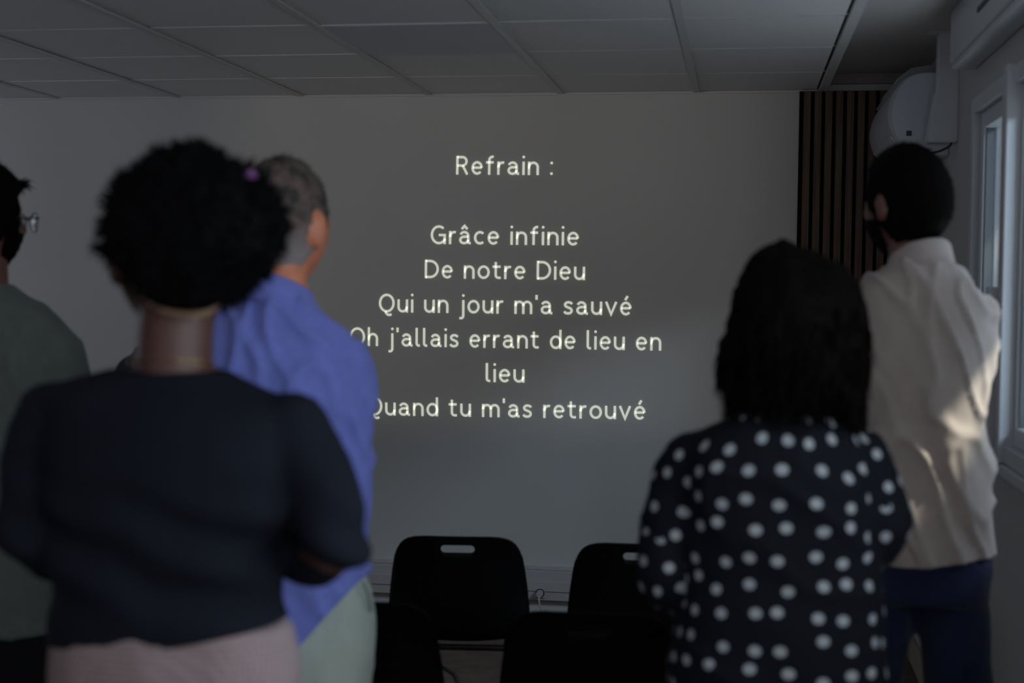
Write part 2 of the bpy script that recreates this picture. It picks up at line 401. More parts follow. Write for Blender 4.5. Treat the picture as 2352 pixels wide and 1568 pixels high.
vt = tag(empty('pipe_cover', (XR, 5.35, 2.0)), 'white vertical pipe cover from ceiling beside the air conditioner end', 'pipe cover')
top('upper_duct', B(XR - .072, XR, 5.30, 5.37, 2.2, ZR, bev=.003), M_pvc, vt)
bm = bmesh.new()
loft(bm, [[Vector(p) for p in r] for r in (
    ((XR - .106, 5.285, 2.115), (XR, 5.285, 2.115), (XR, 5.385, 2.115), (XR - .106, 5.385, 2.115)),
    ((XR - .078, 5.285, 2.30), (XR, 5.285, 2.30), (XR, 5.385, 2.30), (XR - .078, 5.385, 2.30)))])
bmesh.ops.bevel(bm, geom=bm.edges[:], offset=.005, segments=2, affect='EDGES'); top('lower_cover', bm, M_pvc, vt)
bm = bmesh.new(); ball(bm, Vector((XR - .05, 5.33, ZR - .002)), .062, .055, .006); top('ceiling_rosette', bm, M_pvc, vt)
bm = bmesh.new(); tube(bm, [(XR - .02, 5.30, 2.115), (XR - .03, 5.29, 2.10), (XR - .06, 5.30, 2.085), (XR - .09, 5.33, 2.08)], [.004] * 4, n=8)
top('cable', bm, M_dark, vt)

# ------------------------------------------------------------------ projected lyrics (glowing letter meshes stand in for projector light)
HS = .086
def arc(cx, cy, rx, ry, a0, a1, n=None):
    n = n or max(6, int(abs(a1 - a0) / 9))
    return [(cx + rx * cos(R(a0 + (a1 - a0) * i / n)), cy + ry * sin(R(a0 + (a1 - a0) * i / n))) for i in range(n + 1)]
def cat2(pts, n=5): return [(v.x, v.y) for v in catmull(pts, n)]
DOT = 'dot'
nar = lambda x: [(x, .60)] + arc(x + .32, .575, .32, .335, 178, 0) + [(x + .64, 0)]
G = {
 'o': (.93, [arc(.465, .5, .37, .42, 0, 360)]),
 'e': (.87, [[(.11, .52), (.76, .52)], arc(.435, .5, .335, .42, 2, 318)]),
 'c': (.80, [arc(.45, .5, .355, .42, 48, 312)]),
 'n': (.84, [[(.1, 0), (.1, .985)], nar(.1)]),
 'h': (.84, [[(.1, 0), (.1, 1.43)], nar(.1)]),
 'm': (1.36, [[(.1, 0), (.1, .985)], [(.1, .6)] + arc(.39, .60, .29, .31, 178, 0) + [(.68, 0)], [(.68, .6)] + arc(.97, .60, .29, .31, 178, 0) + [(1.26, 0)]]),
 'u': (.84, [[(.1, .985), (.1, .4)] + arc(.41, .405, .31, .32, 182, 355) + [(.73, .45)], [(.74, .985), (.74, 0)]]),
 'r': (.55, [[(.1, 0), (.1, .985)], [(.1, .55)] + arc(.42, .55, .32, .36, 178, 72)]),
 'i': (.20, [[(.1, 0), (.1, .985)], (DOT, .1, 1.33)]),
 'l': (.38, [[(.1, 1.43), (.1, .26)] + arc(.27, .26, .17, .17, 185, 275) + [(.35, .09)]]),
 'f': (.64, [[(.26, 0), (.26, 1.05)] + arc(.50, 1.08, .24, .26, 180, 72), [(.02, .92), (.58, .92)]]),
 't': (.66, [[(.24, 1.27), (.24, .30)] + arc(.46, .30, .22, .21, 180, 275) + [(.62, .10)], [(0, .92), (.6, .92)]]),
 'a': (.90, [arc(.40, .63, .29, .285, 158, 0) + [(.69, .25)] + arc(.81, .22, .12, .13, 185, 270) + [(.88, .09)],
             [(.69, .58), (.5, .565)] + arc(.39, .325, .285, .24, 88, 272) + arc(.42, .4, .27, .31, 275, 350)]),
 's': (.73, [cat2([(.63, .78), (.55, .87), (.38, .915), (.2, .87), (.12, .74), (.19, .60), (.37, .52), (.55, .43), (.61, .27), (.52, .13), (.34, .083), (.16, .12), (.06, .23)])]),
 'v': (.88, [[(.07, .985), (.44, .06), (.81, .985)]]),
 'd': (.90, [arc(.455, .5, .36, .42, 0, 360), [(.80, 0), (.80, 1.43)]]),
 'j': (.42, [[(.31, .985), (.31, -.18)] + arc(.15, -.18, .16, .2, 0, -100) + [(.02, -.37)], (DOT, .31, 1.33)]),
 "'": (.20, [[(.1, 1.43), (.1, 1.08)]]),
 ':': (.22, [(DOT, .11, .11), (DOT, .11, .90)]),
 'R': (.94, [[(.1, 0), (.1, 1.39)], [(.1, 1.30), (.48, 1.30)] + arc(.48, .985, .30, .315, 88, -88) + [(.48, .67), (.1, .67)], [(.5, .67), (.85, 0)]]),
 'D': (1.09, [[(.1, 0), (.1, 1.39)], [(.1, 1.30), (.42, 1.30)] + arc(.42, .695, .575, .605, 88, -88) + [(.42, .09), (.1, .09)]]),
 'G': (1.14, [arc(.61, .695, .52, .625, 50, 332), [(.60, .68), (1.04, .68), (1.04, 0)]]),
 'O': (1.22, [arc(.61, .695, .52, .625, 0, 360)]),
 'Q': (1.22, [arc(.61, .695, .52, .625, 0, 360), cat2([(.52, .07), (.58, -.08), (.72, -.19), (.86, -.20), (.98, -.14)])]),
}
G['â'] = (.90, G['a'][1] + [[(.2, 1.14), (.41, 1.38), (.62, 1.14)]])
G['é'] = (.87, G['e'][1] + [[(.38, 1.12), (.56, 1.42)]])
def stroke(bm, pts, h, put):
    n = len(pts); closed = (Vector(pts[0]) - Vector(pts[-1])).length < 1e-4
    P = [Vector(p) for p in pts]; L = []
    for i in range(n):
        a = P[i] - P[i - 1] if i else (P[0] - P[-2] if closed else P[1] - P[0])
        b = P[i + 1] - P[i] if i < n - 1 else (P[1] - P[0] if closed else P[-1] - P[-2])
        a = a.normalized() if a.length > 1e-9 else b.normalized(); b = b.normalized() if b.length > 1e-9 else a
        t = (a + b).normalized(); nn = Vector((-t.y, t.x)); m = h / max(.45, nn.dot(Vector((-a.y, a.x))))
        L.append((P[i] + nn * m, P[i] - nn * m))
    vs = [(bm.verts.new(put(a)), bm.verts.new(put(b))) for a, b in L]
    for (a, b), (c, d) in zip(vs, vs[1:]): bm.faces.new((b, d, c, a))
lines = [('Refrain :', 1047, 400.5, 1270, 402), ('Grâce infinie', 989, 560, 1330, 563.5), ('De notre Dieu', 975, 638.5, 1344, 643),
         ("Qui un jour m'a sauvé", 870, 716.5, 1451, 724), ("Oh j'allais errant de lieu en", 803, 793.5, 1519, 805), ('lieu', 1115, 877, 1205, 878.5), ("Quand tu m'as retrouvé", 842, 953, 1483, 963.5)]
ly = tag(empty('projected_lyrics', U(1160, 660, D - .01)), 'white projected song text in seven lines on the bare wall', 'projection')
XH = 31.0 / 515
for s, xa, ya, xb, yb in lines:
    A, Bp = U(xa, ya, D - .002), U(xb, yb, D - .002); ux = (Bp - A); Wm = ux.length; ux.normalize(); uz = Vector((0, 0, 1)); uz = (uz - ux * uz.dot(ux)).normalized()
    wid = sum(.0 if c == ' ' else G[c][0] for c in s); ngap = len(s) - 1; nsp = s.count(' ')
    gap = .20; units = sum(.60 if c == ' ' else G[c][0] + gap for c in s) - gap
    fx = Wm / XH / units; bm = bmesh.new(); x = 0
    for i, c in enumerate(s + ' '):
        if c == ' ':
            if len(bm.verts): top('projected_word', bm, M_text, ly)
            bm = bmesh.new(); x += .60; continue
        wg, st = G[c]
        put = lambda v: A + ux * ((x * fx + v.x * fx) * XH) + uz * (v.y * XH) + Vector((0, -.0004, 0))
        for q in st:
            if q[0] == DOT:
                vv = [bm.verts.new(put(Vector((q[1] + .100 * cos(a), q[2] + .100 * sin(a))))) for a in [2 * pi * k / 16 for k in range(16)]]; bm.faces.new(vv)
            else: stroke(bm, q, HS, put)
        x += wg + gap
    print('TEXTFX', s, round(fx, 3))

# ------------------------------------------------------------------ chairs
def chair_proto():
    root = empty('plastic_chair')
    # shell: sheet through (width profile); local: back plane at y=0, seat towards +y, faces away from the camera
    prof = []   # (y, z, halfwidth, curve depth)
    path = [(.000, .800, .105, .002), (.001, .798, .135, .004), (.003, .792, .158, .007), (.005, .784, .172, .011), (.008, .772, .184, .016), (.012, .755, .194, .023), (.018, .73, .203, .034), (.028, .69, .210, .037), (.040, .63, .218, .040), (.054, .56, .225, .040),
            (.075, .49, .228, .036), (.115, .445, .226, .028), (.175, .432, .224, .022), (.27, .436, .222, .018), (.37, .444, .218, .014), (.43, .446, .210, .008), (.455, .435, .195, 0), (.462, .415, .185, 0)]
    N = 24
    bm = bmesh.new(); grid = []
    for k, (y, z, hw, cdp) in enumerate(path):
        row = []
        back = z > .5
        for i in range(N + 1):
            t = -1 + 2 * i / N
            x = hw * math.copysign(abs(t) ** .9, t)
            e = cdp * t * t
            zz, yy = z, y
            if back: yy += e
            else: zz += e
            row.append(bm.verts.new((x, yy, zz)))
        grid.append(row)
    faces = []
    for a, b in zip(grid, grid[1:]):
        for i in range(N): bm.faces.new((a[i], a[i + 1], b[i + 1], b[i]))
    me = bpy.data.meshes.new('seat_shell'); bm.to_mesh(me); bm.free()
    o = bpy.data.objects.new('t', me); COL.objects.link(o)
    # hand slot
    cb = bmesh.new(); P = []
    for a in range(-90, 91, 15): P.append((.041 + .0125 * cos(R(a)), .0125 * sin(R(a))))
    for a in range(90, 271, 15): P.append((-.041 + .0125 * cos(R(a)), .0125 * sin(R(a))))
    loft(cb, [[Vector((x, -.1, .760 + z)) for x, z in P], [Vector((x, .1, .760 + z)) for x, z in P]])
    cme = bpy.data.meshes.new('c'); bmesh.ops.recalc_face_normals(cb, faces=cb.faces); cb.to_mesh(cme); cb.free(); co = bpy.data.objects.new('c', cme); COL.objects.link(co)
    m = o.modifiers.new('s', 'SOLIDIFY'); m.thickness = .007; m.offset = 0
    m = o.modifiers.new('b', 'BOOLEAN'); m.operation = 'DIFFERENCE'; m.object = co; m.solver = 'EXACT'
    dg = bpy.context.evaluated_depsgraph_get(); dg.update(); e = bpy.data.meshes.new_from_object(o.evaluated_get(dg))
    bpy.data.objects.remove(o); bpy.data.objects.remove(co)
    b = bmesh.new(); b.from_mesh(e); bmesh.ops.subdivide_edges(b, edges=[], cuts=1)
    obj('seat_shell', b, M_black, root, smooth=True)
    # legs (four, splayed tubes) and frame under the seat
    for sx in (-1, 1):
        for (ya, yb, zt) in ((.12, .045, .425), (.38, .46, .425)):
            bm = bmesh.new(); tube(bm, [(sx * .16, ya, zt), (sx * .19, (ya + yb) / 2, .22), (sx * .215, yb, .011)], [.011] * 3, n=12)
            lg = obj('leg', bm, M_metal, root, smooth=True)
            bm = bmesh.new(); tube(bm, [(sx * .215, yb, .012), (sx * .216, yb, .004)], [.0135, .0135], n=12, sub=1, round_ends=False); obj('rubber_foot', bm, M_dark, lg)
    bm = bmesh.new()
    for y in (.13, .37): tube(bm, [(-.17, y, .418), (.17, y, .418)], [.010, .010], n=10, sub=1)
    for x in (-.15, .15): tube(bm, [(x, .13, .418), (x, .37, .418)], [.010, .010], n=10, sub=1)
    obj('under_frame', bm, M_metal, root, smooth=True)
    return root
proto = chair_proto()
DA, DB2 = 4.34, 3.40
spots = [(U(1051, 1232, DA).x, DA, R(7), 'black plastic chair with an open hand slot showing pale wall, in the front row'),
         (U(1472, 1238, DA).x, DA, R(5), 'black plastic chair in the front row partly behind the polka dot shirt'),
         (U(1352, 1400, DB2).x, DB2, R(4), 'black plastic chair in the nearer row, centre bottom beside the polka dot shirt'),
         (U(806, 1400, DB2).x, DB2, R(3), 'black plastic chair in the nearer row just beside the pale green trousers')]
for i, (x, y, a, lab) in enumerate(spots):
    o = proto if i == 0 else copy_tree(proto)
    o.location = (x, y, 0); o.rotation_euler.z = a; tag(o, lab, 'chair', 'black plastic chairs in two rows')

# ------------------------------------------------------------------ people
def rough_normal(bm, fn):
    bm.normal_update()
    mv = [(v, v.normal.copy() * fn(v.co)) for v in bm.verts]
    for v, dlt in mv: v.co += dlt
def folds(freq, amp, ridge=.0, seed=0):
    s = Vector((seed * 3.1, seed * 1.7, seed * .9))
    def f(co):
        p = Vector((co.x * freq[0] + co.z * freq[3], co.y * freq[1], co.z * freq[2] + co.x * freq[4])) + s
        p = p + noise.noise_vector(co * 5 + s) * .8
        n = noise.noise(p); r = (1 - abs(noise.noise(p * .8 + Vector((9, 4, 2))) * 2.6))
        return amp * n + ridge * max(0, r) ** 3
    return f
def head_bm(bm, c, yaw, s=1.0, pitch=0, inf=0.0, fn=None, n=56):
    """skull with face; yaw>0 turns to the left. fn(dir) -> extra radius"""
    rot = Matrix.Rotation(yaw, 3, 'Z') @ Matrix.Rotation(pitch, 3, 'X')
    b = bmesh.new(); bmesh.ops.create_uvsphere(b, u_segments=n, v_segments=n * 2 // 3, radius=1)
    for v in b.verts:
        X, Y, Z = v.co
        e = fn(Vector((X, Y, Z))) if fn else inf
        lo = max(0, -Z)
        x = X * (.077 + e) * (1 - .30 * lo ** 1.6); y = Y * (.098 + e); z = Z * (.118 + e)
        if Y < 0: y *= 1 - .30 * max(0, -Z - .25); y -= .004 * (1 - abs(Z)) 
        else:
            y *= .94 + .04 * lo
            if not fn:
                y += .026 * math.exp(-(x / .013) ** 2) * math.exp(-((z + .022) / .020) ** 2) + .010 * math.exp(-(x / .009) ** 2) * math.exp(-((z) / .02) ** 2)
                for sx in (-1, 1): y -= .010 * math.exp(-((x - sx * .031) / .015) ** 2 - ((z - .006) / .011) ** 2)
                y += .005 * math.exp(-(x / .045) ** 2 - ((z - .030) / .009) ** 2)
                y += .007 * math.exp(-(x / .020) ** 2 - ((z + .060) / .010) ** 2)
                y += .008 * math.exp(-(x / .022) ** 2 - ((z + .098) / .014) ** 2)
        v.co = Vector(c) + rot @ (Vector((x, y, z)) * s)
    merge(bm, b)
    if not fn:
        for sx in (-1, 1):
            er = rot @ Matrix.Rotation(sx * R(-22), 3, 'Z') @ Matrix.Rotation(R(-8), 3, 'X')
            ball(bm, Vector(c) + rot @ (Vector((sx * .082, -.010, -.008)) * s), .0095 * s, .020 * s, .034 * s, er, 16)
            ball(bm, Vector(c) + rot @ (Vector((sx * .080, -.004, -.030)) * s), .008 * s, .012 * s, .016 * s, er, 12)
    return rot
def hand(bm, wrist, direction, palm_n, s=1.0, curl=.5):
    f = Vector(direction).normalized(); nrm = Vector(palm_n); nrm = (nrm - f * nrm.dot(f)).normalized(); sd = f.cross(nrm)
    w0 = Vector(wrist)
    rings = []
    for t, hw, th in ((-.01, .026, .020), (.02, .034, .017), (.05, .040, .015), (.085, .040, .013)):
        c = w0 + f * t * s
        rings.append([c + sd * cos(a) * hw * s + nrm * sin(a) * th * s for a in [2 * pi * i / 14 for i in range(14)]])
    loft(bm, rings)
    for k, (off, ln) in enumerate(((-.029, .068), (-.010, .078), (.010, .072), (.028, .056))):
        p = w0 + f * .078 * s + sd * off * s; d = f.copy(); pts = [p]; seg = [ln * .45, ln * .32, ln * .23]
        for j, L in enumerate(seg):
            d = (Matrix.Rotation(curl * (.5 + .25 * j) , 3, sd) @ d); pts.append(pts[-1] + d * L * s)
        tube(bm, pts, [.0092 * s, .0088 * s, .008 * s, .007 * s], n=10, sub=3)
    p = w0 + f * .022 * s - sd * .028 * s
    tube(bm, [p, p + (f * .6 - sd * .75 + nrm * .2).normalized() * .036 * s, p + (f * .9 - sd * .5 + nrm * .4).normalized() * .068 * s], [.0125 * s, .0105 * s, .0085 * s], n=10, sub=3)
def torso_rings(rows, d, inset=0.0, up=1):
    """rows: (py, pxL, pxR, half depth, y offset)"""
    out = []
    for py, a, b, ry, yo in rows:
        A, Bq = U(a, py, d + yo), U(b, py, d + yo); c = (A + Bq) / 2; rx = (Bq - A).length / 2
        out.append(ering((c.x, d + yo, c.z), max(.02, rx - inset), max(.02, ry - inset)))
    # resample smoothly along z
    res = []
    n = len(out)
    for k in range(len(out[0])):
        res.append(catmull([r[k] for r in out], 3))
    return [[res[k][i] for k in range(len(res))] for i in range(len(res[0]))]
def up3(l, d): return [U(px, py, d + yo) for px, py, yo in l]
def legs_to_floor(bm, hips, feet, r=(.085, .06, .045), inset=0, shoe_z=.05):
    for (h, f) in zip(hips, feet):
        h = Vector(h); f = Vector(f); k = (h + f) / 2 + Vector((0, .025, .02)); k.z = .50
        tube(bm, [h, (h + k) / 2, k, (k + f) / 2 + Vector((0, -.01, 0)), Vector((f.x, f.y, shoe_z + .05))], [r[0] - inset, (r[0] + r[1]) / 2 + .004 - inset, r[1] - inset, (r[1] + r[2]) / 2 + .006 - inset, r[2] - inset], n=18)
def shoe(parent, f, yaw, m, s=1.0, name='shoe'):
    bm = bmesh.new(); rings = []
    rt = Matrix.Rotation(yaw, 3, 'Z')
    for t, hw, h in ((-.085, .022, .05), (-.07, .034, .075), (-.03, .038, .085), (.02, .039, .075), (.07, .044, .052), (.12, .046, .040), (.16, .038, .032), (.178, .02, .022)):
        rings.append([Vector(f) + rt @ (Vector((cos(a) * hw, t, 0)) * s) + Vector((0, 0, max(0, (h * .5 + sin(a) * h * .5)) * s)) for a in [2 * pi * i / 16 for i in range(16)]])
    for r in rings:
        for p in r: p.z = max(p.z, .0)
    loft(bm, rings); return obj(name, bm, m, parent, smooth=True, world=True)
def foot_bm(bm, f, yaw, s=.9):
    rt = Matrix.Rotation(yaw, 3, 'Z')
    tube(bm, [Vector(f) + rt @ Vector((0, -.05, .045)), Vector(f) + rt @ Vector((0, .03, .04)), Vector(f) + rt @ Vector((0, .11, .025))], [.03, .03, .02], n=12)
    tube(bm, [Vector(f) + Vector((0, 0, .12)), Vector(f) + rt @ Vector((0, -.02, .05))], [.033, .032], n=12, sub=2)
def hem_cut(bm, planes):
    for co, no in planes:
        g = bm.verts[:] + bm.edges[:] + bm.faces[:]
        r = bmesh.ops.bisect_plane(bm, geom=g, plane_co=co, plane_no=no, clear_outer=True)
        ed = [e for e in r['geom_cut'] if isinstance(e, bmesh.types.BMEdge)]
        try: bmesh.ops.holes_fill(bm, edges=ed, sides=0)
        except Exception: pass
def plane_px(p0, p1, d):
    """cut below the line p0-p1 in the picture plane at depth d (removes what is under it)"""
    A, Bq = U(*p0, d), U(*p1, d); t = Bq - A; n = Vector((t.z, 0, -t.x))
    if n.z > 0: n = -n
    return (A, n.normalized())
def silhouette_hair(cpx, d, table, ry, m, parent, nz=(9, .010), sink=None, strands=0, smode='out', slen=.03, seed=1, yo=0, wid=.0012):
    """closed hair volume; table: picture outline points around the centre, real depth ry"""
    C = U(*cpx, d + yo); tb = []
    for px, py in table:
        P = U(px, py, d + yo) - C; tb.append((atan2(P.z, P.x), sqrt(P.x ** 2 + P.z ** 2)))
    tb.sort()
    def rad(a):
        for i in range(len(tb)):
            a0, r0 = tb[i - 1]; a1, r1 = tb[i]
            if i == 0: a0 -= 2 * pi
            if a0 <= a <= a1: t = (a - a0) / max(1e-6, a1 - a0); return r0 * (1 - t) + r1 * t
        a0, r0 = tb[-1]; a1, r1 = tb[0]; t = (a - a0) / (a1 + 2 * pi - a0); return r0 * (1 - t) + r1 * t
    b = bmesh.new(); bmesh.ops.create_icosphere(b, subdivisions=6, radius=1)
    rnd = random.Random(seed)
    for v in b.verts:
        X, Y, Z = v.co; a = atan2(Z, X); r = rad(a); e = noise.noise(v.co * nz[0] * .35 + Vector((seed, 0, 0))) * nz[1] + noise.noise(v.co * nz[0]) * nz[1] * .8 + noise.noise(v.co * nz[0] * 3) * nz[1] * .35
        hh = sqrt(X * X + Z * Z)
        r += e * hh; q = ry + e
        if sink:
            k = sink(X, Y, Z); r *= 1 - k * .0; q *= 1 - k
        v.co = C + Vector((X * r, Y * q, Z * r))
    b.normal_update()
    vs = list(b.verts); base = [(v.co.copy(), v.normal.copy()) for v in vs]
    for k in range(strands):
        co, no = rnd.choice(base)
        if smode == 'out':
            dr = (no + Vector((rnd.uniform(-.7, .7), rnd.uniform(-.7, .7), rnd.uniform(-.7, .7)))).normalized()
            L = slen * rnd.uniform(.3, 1)
        else:
            dr = (Vector((0, 0, -1)) + no * rnd.uniform(.02, .22) + Vector((rnd.uniform(-.12, .12), rnd.uniform(-.12, .12), 0))).normalized(); L = slen * rnd.uniform(.4, 1.1)
        sd = dr.cross(Vector((rnd.uniform(-1, 1), rnd.uniform(-1, 1), rnd.uniform(-1, 1)))).normalized() * wid * rnd.uniform(.6, 1.5)
        p0 = co - no * .004; p1 = p0 + dr * L * .5 + no * .003 * (1 if smode == 'out' else .6); p2 = p0 + dr * L + sd * rnd.uniform(-2, 2)
        a = [b.verts.new(p) for p in (p0 - sd, p0 + sd, p1 + sd, p1 - sd, p2)]
        b.faces.new((a[0], a[1], a[2], a[3])); b.faces.new((a[3], a[2], a[4]))
    return obj('hair', b, m, parent, smooth=True, world=True)
def short_hair(c, yaw, s, pitch, m, parent, thick=.012, line=.0, seed=0, beard=False, nape=-.55, strands=900):
    def fn(dv):
        X, Y, Z = dv
        # hairline: front limit and nape limit
        fr = Y - (.62 + .0 * Z); front = max(0, min(1, (Z - (.42 if Y > .45 else nape + max(0, Y + .25) * 1.15)) / .12))
        k = front
        return -.02 * (1 - k) + k * (thick * (1 + .35 * max(0, Z)) + noise.noise(dv * 9 + Vector((seed, 0, 0))) * .003 + noise.noise(dv * 26) * .002)
    bm = bmesh.new(); rot = head_bm(bm, c, yaw, s, pitch, fn=fn, n=72)
    bm.normal_update(); rnd = random.Random(seed + 5); base = [(v.co.copy(), v.normal.copy()) for v in bm.verts if (v.co - Vector(c)).z > -.05]
    for k in range(strands):
        co, no = rnd.choice(base); dr = (no + Vector((rnd.uniform(-.8, .8), rnd.uniform(-.8, .8), rnd.uniform(-1, .4)))).normalized(); L = rnd.uniform(.006, .016)
        loc = rot.inverted() @ (co - Vector(c))
        if loc.y > .06 * s and loc.z < .05 * s: continue
        sd = dr.cross(Vector((rnd.uniform(-1, 1), rnd.uniform(-1, 1), 1))).normalized() * .0007
        a = [bm.verts.new(p) for p in (co - no * .004 - sd, co - no * .004 + sd, co + dr * L)]; bm.faces.new(a)
    return obj('hair', bm, m, parent, smooth=True, world=True)
def eyes(parent, c, rot, s):
    for sx in (-1, 1):
        bm = bmesh.new(); ball(bm, Vector(c) + rot @ (Vector((sx * .031, .0635, .006)) * s), .011 * s, .011 * s, .011 * s, None, 14)
        o = obj('eye', bm, M_eye, parent, smooth=True, world=True)
        bm = bmesh.new(); ball(bm, Vector(c) + rot @ (Vector((sx * .031, .0735, .006)) * s), .0045 * s, .0022 * s, .0045 * s, rot, 10)
        q = obj('iris', bm, M_dark, o, smooth=True); q.matrix_parent_inverse = o.matrix_parent_inverse.copy(); q.matrix_parent_inverse = Matrix.Identity(4)
        q.parent = o; q.matrix_parent_inverse = Matrix.Identity(4)
M_eye = mat('eye_white', (.45, .42, .40), .4)
def cloth_mat(name, col, bump=.35, bscale=180, vary=.06, vscale=30, sheen=.15, rough=.9):
    return mat(name, col, rough, bump=bump, bscale=bscale, vary=vary, vscale=vscale, sheen=sheen, spec=.2)
def collar(parent, cpx, d, rx, ry, h, m, tilt=.25, yo=0, yaw=0):
    C = U(*cpx, d + yo); N = 36; bm = bmesh.new()
    def rg(r_add, z, zt=0):
        return [C + Vector((cos(a) * (rx + r_add), sin(a) * (ry + r_add), z - tilt * sin(a - yaw) * ry)) for a in [2 * pi * i / N for i in range(N)]]
    rings = [rg(-.004, -.01), rg(-.007, h), rg(-.002, h + .004), rg(.004, h - .002), rg(.011, .004), rg(.016, -.012), rg(.010, -.02)]
    loft(bm, rings, cap=False)
    return obj('collar', bm, m, parent, smooth=True, world=True)

class P_: pass
def build_person(label, d, torso, arms, head, pants, hips, feet, mats, neck, vox=.008, body_vox=.0075, fold=None, hem=None, sleeves_short=False, top_name='shirt', pants_name='trousers', fold2=None, group='people standing in the room', foot_yaw=0, tunic=False, uv=False, hand_s=1.0, legr=(.085, .06, .045)):
    c0 = (Vector(feet[0]) + Vector(feet[1])) / 2
    root = tag(empty('person', (c0.x, c0.y, 0)), label, 'person', group)
    hc, hyaw, hs, hp = head
    # ---- body, one continuous skin
    bm = bmesh.new()
    loft(bm, torso_rings([r for r in torso if r[0] <= pants[-1][0] + 40], d, .018))
    tube(bm, neck[0], neck[1], n=18)
    rot = head_bm(bm, hc, hyaw, hs, hp)
    for a in arms:
        pts = up3(a['p'], d); tube(bm, pts, [r - .010 for r in a['r']], n=16)
        w_, p_ = pts[-1], pts[-2]; hand(bm, w_, (w_ - p_), a.get('palm', (0, -1, .3)), hand_s, a.get('curl', .35))
    loft(bm, torso_rings(pants, d, .014))
    legs_to_floor(bm, hips, feet, inset=.014)
    for f in feet: foot_bm(bm, f, foot_yaw)
    b = remesh(bm, body_vox, 2)
    obj('body', b, mats['skin'], root, smooth=True, world=True)
    eyes(root, hc, rot, hs)
    # ---- top
    bm = bmesh.new(); loft(bm, torso_rings(torso, d))
    for a in arms:
        pts = up3(a['p'], d); rr = a['r']
        if sleeves_short: pts, rr = pts[:a.get('short', 2)], [r + .006 for r in rr[:a.get('short', 2)]]
        tube(bm, pts, rr, n=18, round_ends=True)
    b = remesh(bm, vox, 3)
    if fold: rough_normal(b, fold)
    if fold: bmesh.ops.smooth_vert(b, verts=b.verts, factor=.4, use_axis_x=True, use_axis_y=True, use_axis_z=True)
    if hem: hem_cut(b, hem)
    if uv:
        lay = b.loops.layers.uv.new('UVMap'); cx = sum(v.co.x for v in b.verts) / len(b.verts)
        axes = []
        for a in arms:
            pts = up3(a['p'], d)
            for k, (p, q) in enumerate(zip(pts, pts[1:])): axes.append((p, q, k * .31 + (0 if a is arms[0] else 3.3), a['r'][k]))
        for f in b.faces:
            ce = f.calc_center_median(); best = None
            for (p, q, off, r) in axes:
                t = max(0, min(1, (ce - p).dot(q - p) / (q - p).length_squared)); dd = (ce - (p + (q - p) * t)).length - r
                if best is None or dd < best[0]: best = (dd, p, q, off, r)
            if best[0] < .012 and abs(ce.x - cx) > .13:
                _, p, q, off, r = best; ax = (q - p).normalized(); u0 = Vector((0, -1, 0)); u0 = (u0 - ax * u0.dot(ax)).normalized(); v0 = ax.cross(u0)
                ref = None
                for l in f.loops:
                    c = l.vert.co - p; an = atan2(c.dot(v0), c.dot(u0))
                    if ref is not None and abs(an - ref) > pi: an += 2 * pi if an < ref else -2 * pi
                    ref = an if ref is None else ref
                    l[lay].uv = (an * r + off * 2 + 7, c.dot(ax) + off + 5)
            else:
                ref = None
                for l in f.loops:
                    c = l.vert.co - Vector((cx, d, 0)); an = atan2(c.x * .62, -c.y)
                    if ref is not None and abs(an - ref) > pi: an += 2 * pi if an < ref else -2 * pi
                    ref = an if ref is None else ref
                    l[lay].uv = (an * .165, l.vert.co.z)
    obj(top_name, b, mats['top'], root, smooth=True, world=True)
    # ---- trousers
    bm = bmesh.new(); loft(bm, torso_rings(pants, d)); legs_to_floor(bm, hips, feet, legr)
    b = remesh(bm, .010, 3)
    if fold2: rough_normal(b, fold2)
    obj(pants_name, b, mats['pants'], root, smooth=True, world=True)
    for f in feet: shoe(root, f, foot_yaw, mats['shoe'])
    r = P_(); r.root = root; r.rot = rot; r.hc = Vector(hc)
    return r

M_shoe = mat('dark_leather', (.02, .018, .016), .5)
M_hair_black = mat('black_hair', (.0025, .0025, .0035), .8, bump=.8, bscale=140, spec=.10)
M_hair_brown = mat('dark_brown_hair', (.003, .002, .0016), .75, bump=.6, bscale=90, spec=.06)

# ---- 1. foreground woman: afro hair, navy long-sleeved top, arms folded
d = 2.0
tors = [(1570, 120, 685, .100, 0), (1500, 118, 690, .105, 0), (1430, 122, 668, .105, 0), (1350, 130, 638, .10, 0), (1270, 122, 636, .105, 0), (1120, 105, 690, .11, .005), (1020, 95, 705, .11, .01), (950, 105, 700, .10, .012), (905, 100, 645, .085, .015), (875, 165, 575, .072, .012), (848, 262, 515, .064, .01)]
arms = [dict(p=[(668, 985, .01), (742, 1120, .00), (768, 1262, .0), (640, 1262, .15), (470, 1225, .19), (330, 1215, .16)], r=[.058, .052, .047, .042, .034, .028], palm=(0, -.6, 1)),
        dict(p=[(120, 962, .01), (78, 1100, .0), (92, 1255, .0), (220, 1275, .16), (400, 1264, .20), (545, 1256, .165)], r=[.058, .054, .048, .043, .034, .028], palm=(0, -1, 0), curl=.25)]
hc = U(382, 594, d + .028)
hips = [U(270, 1640, d), U(540, 1640, d)]; feet = [(hips[0].x - .01, d - .02, 0), (hips[1].x + .01, d - .02, 0)]
pants = [(1745, 165, 640, .10, 0), (1690, 140, 665, .112, 0), (1600, 125, 682, .118, 0), (1520, 124, 684, .116, 0), (1450, 128, 672, .104, 0), (1415, 132, 664, .098, 0)]
M_skin_dark = mat('dark_skin', (.095, .040, .032), .5, vary=.08, vscale=25)
M_navy = cloth_mat('navy_jersey', (.007, .0088, .0155), bump=.2, bscale=300, vary=.15, vscale=8, sheen=0)
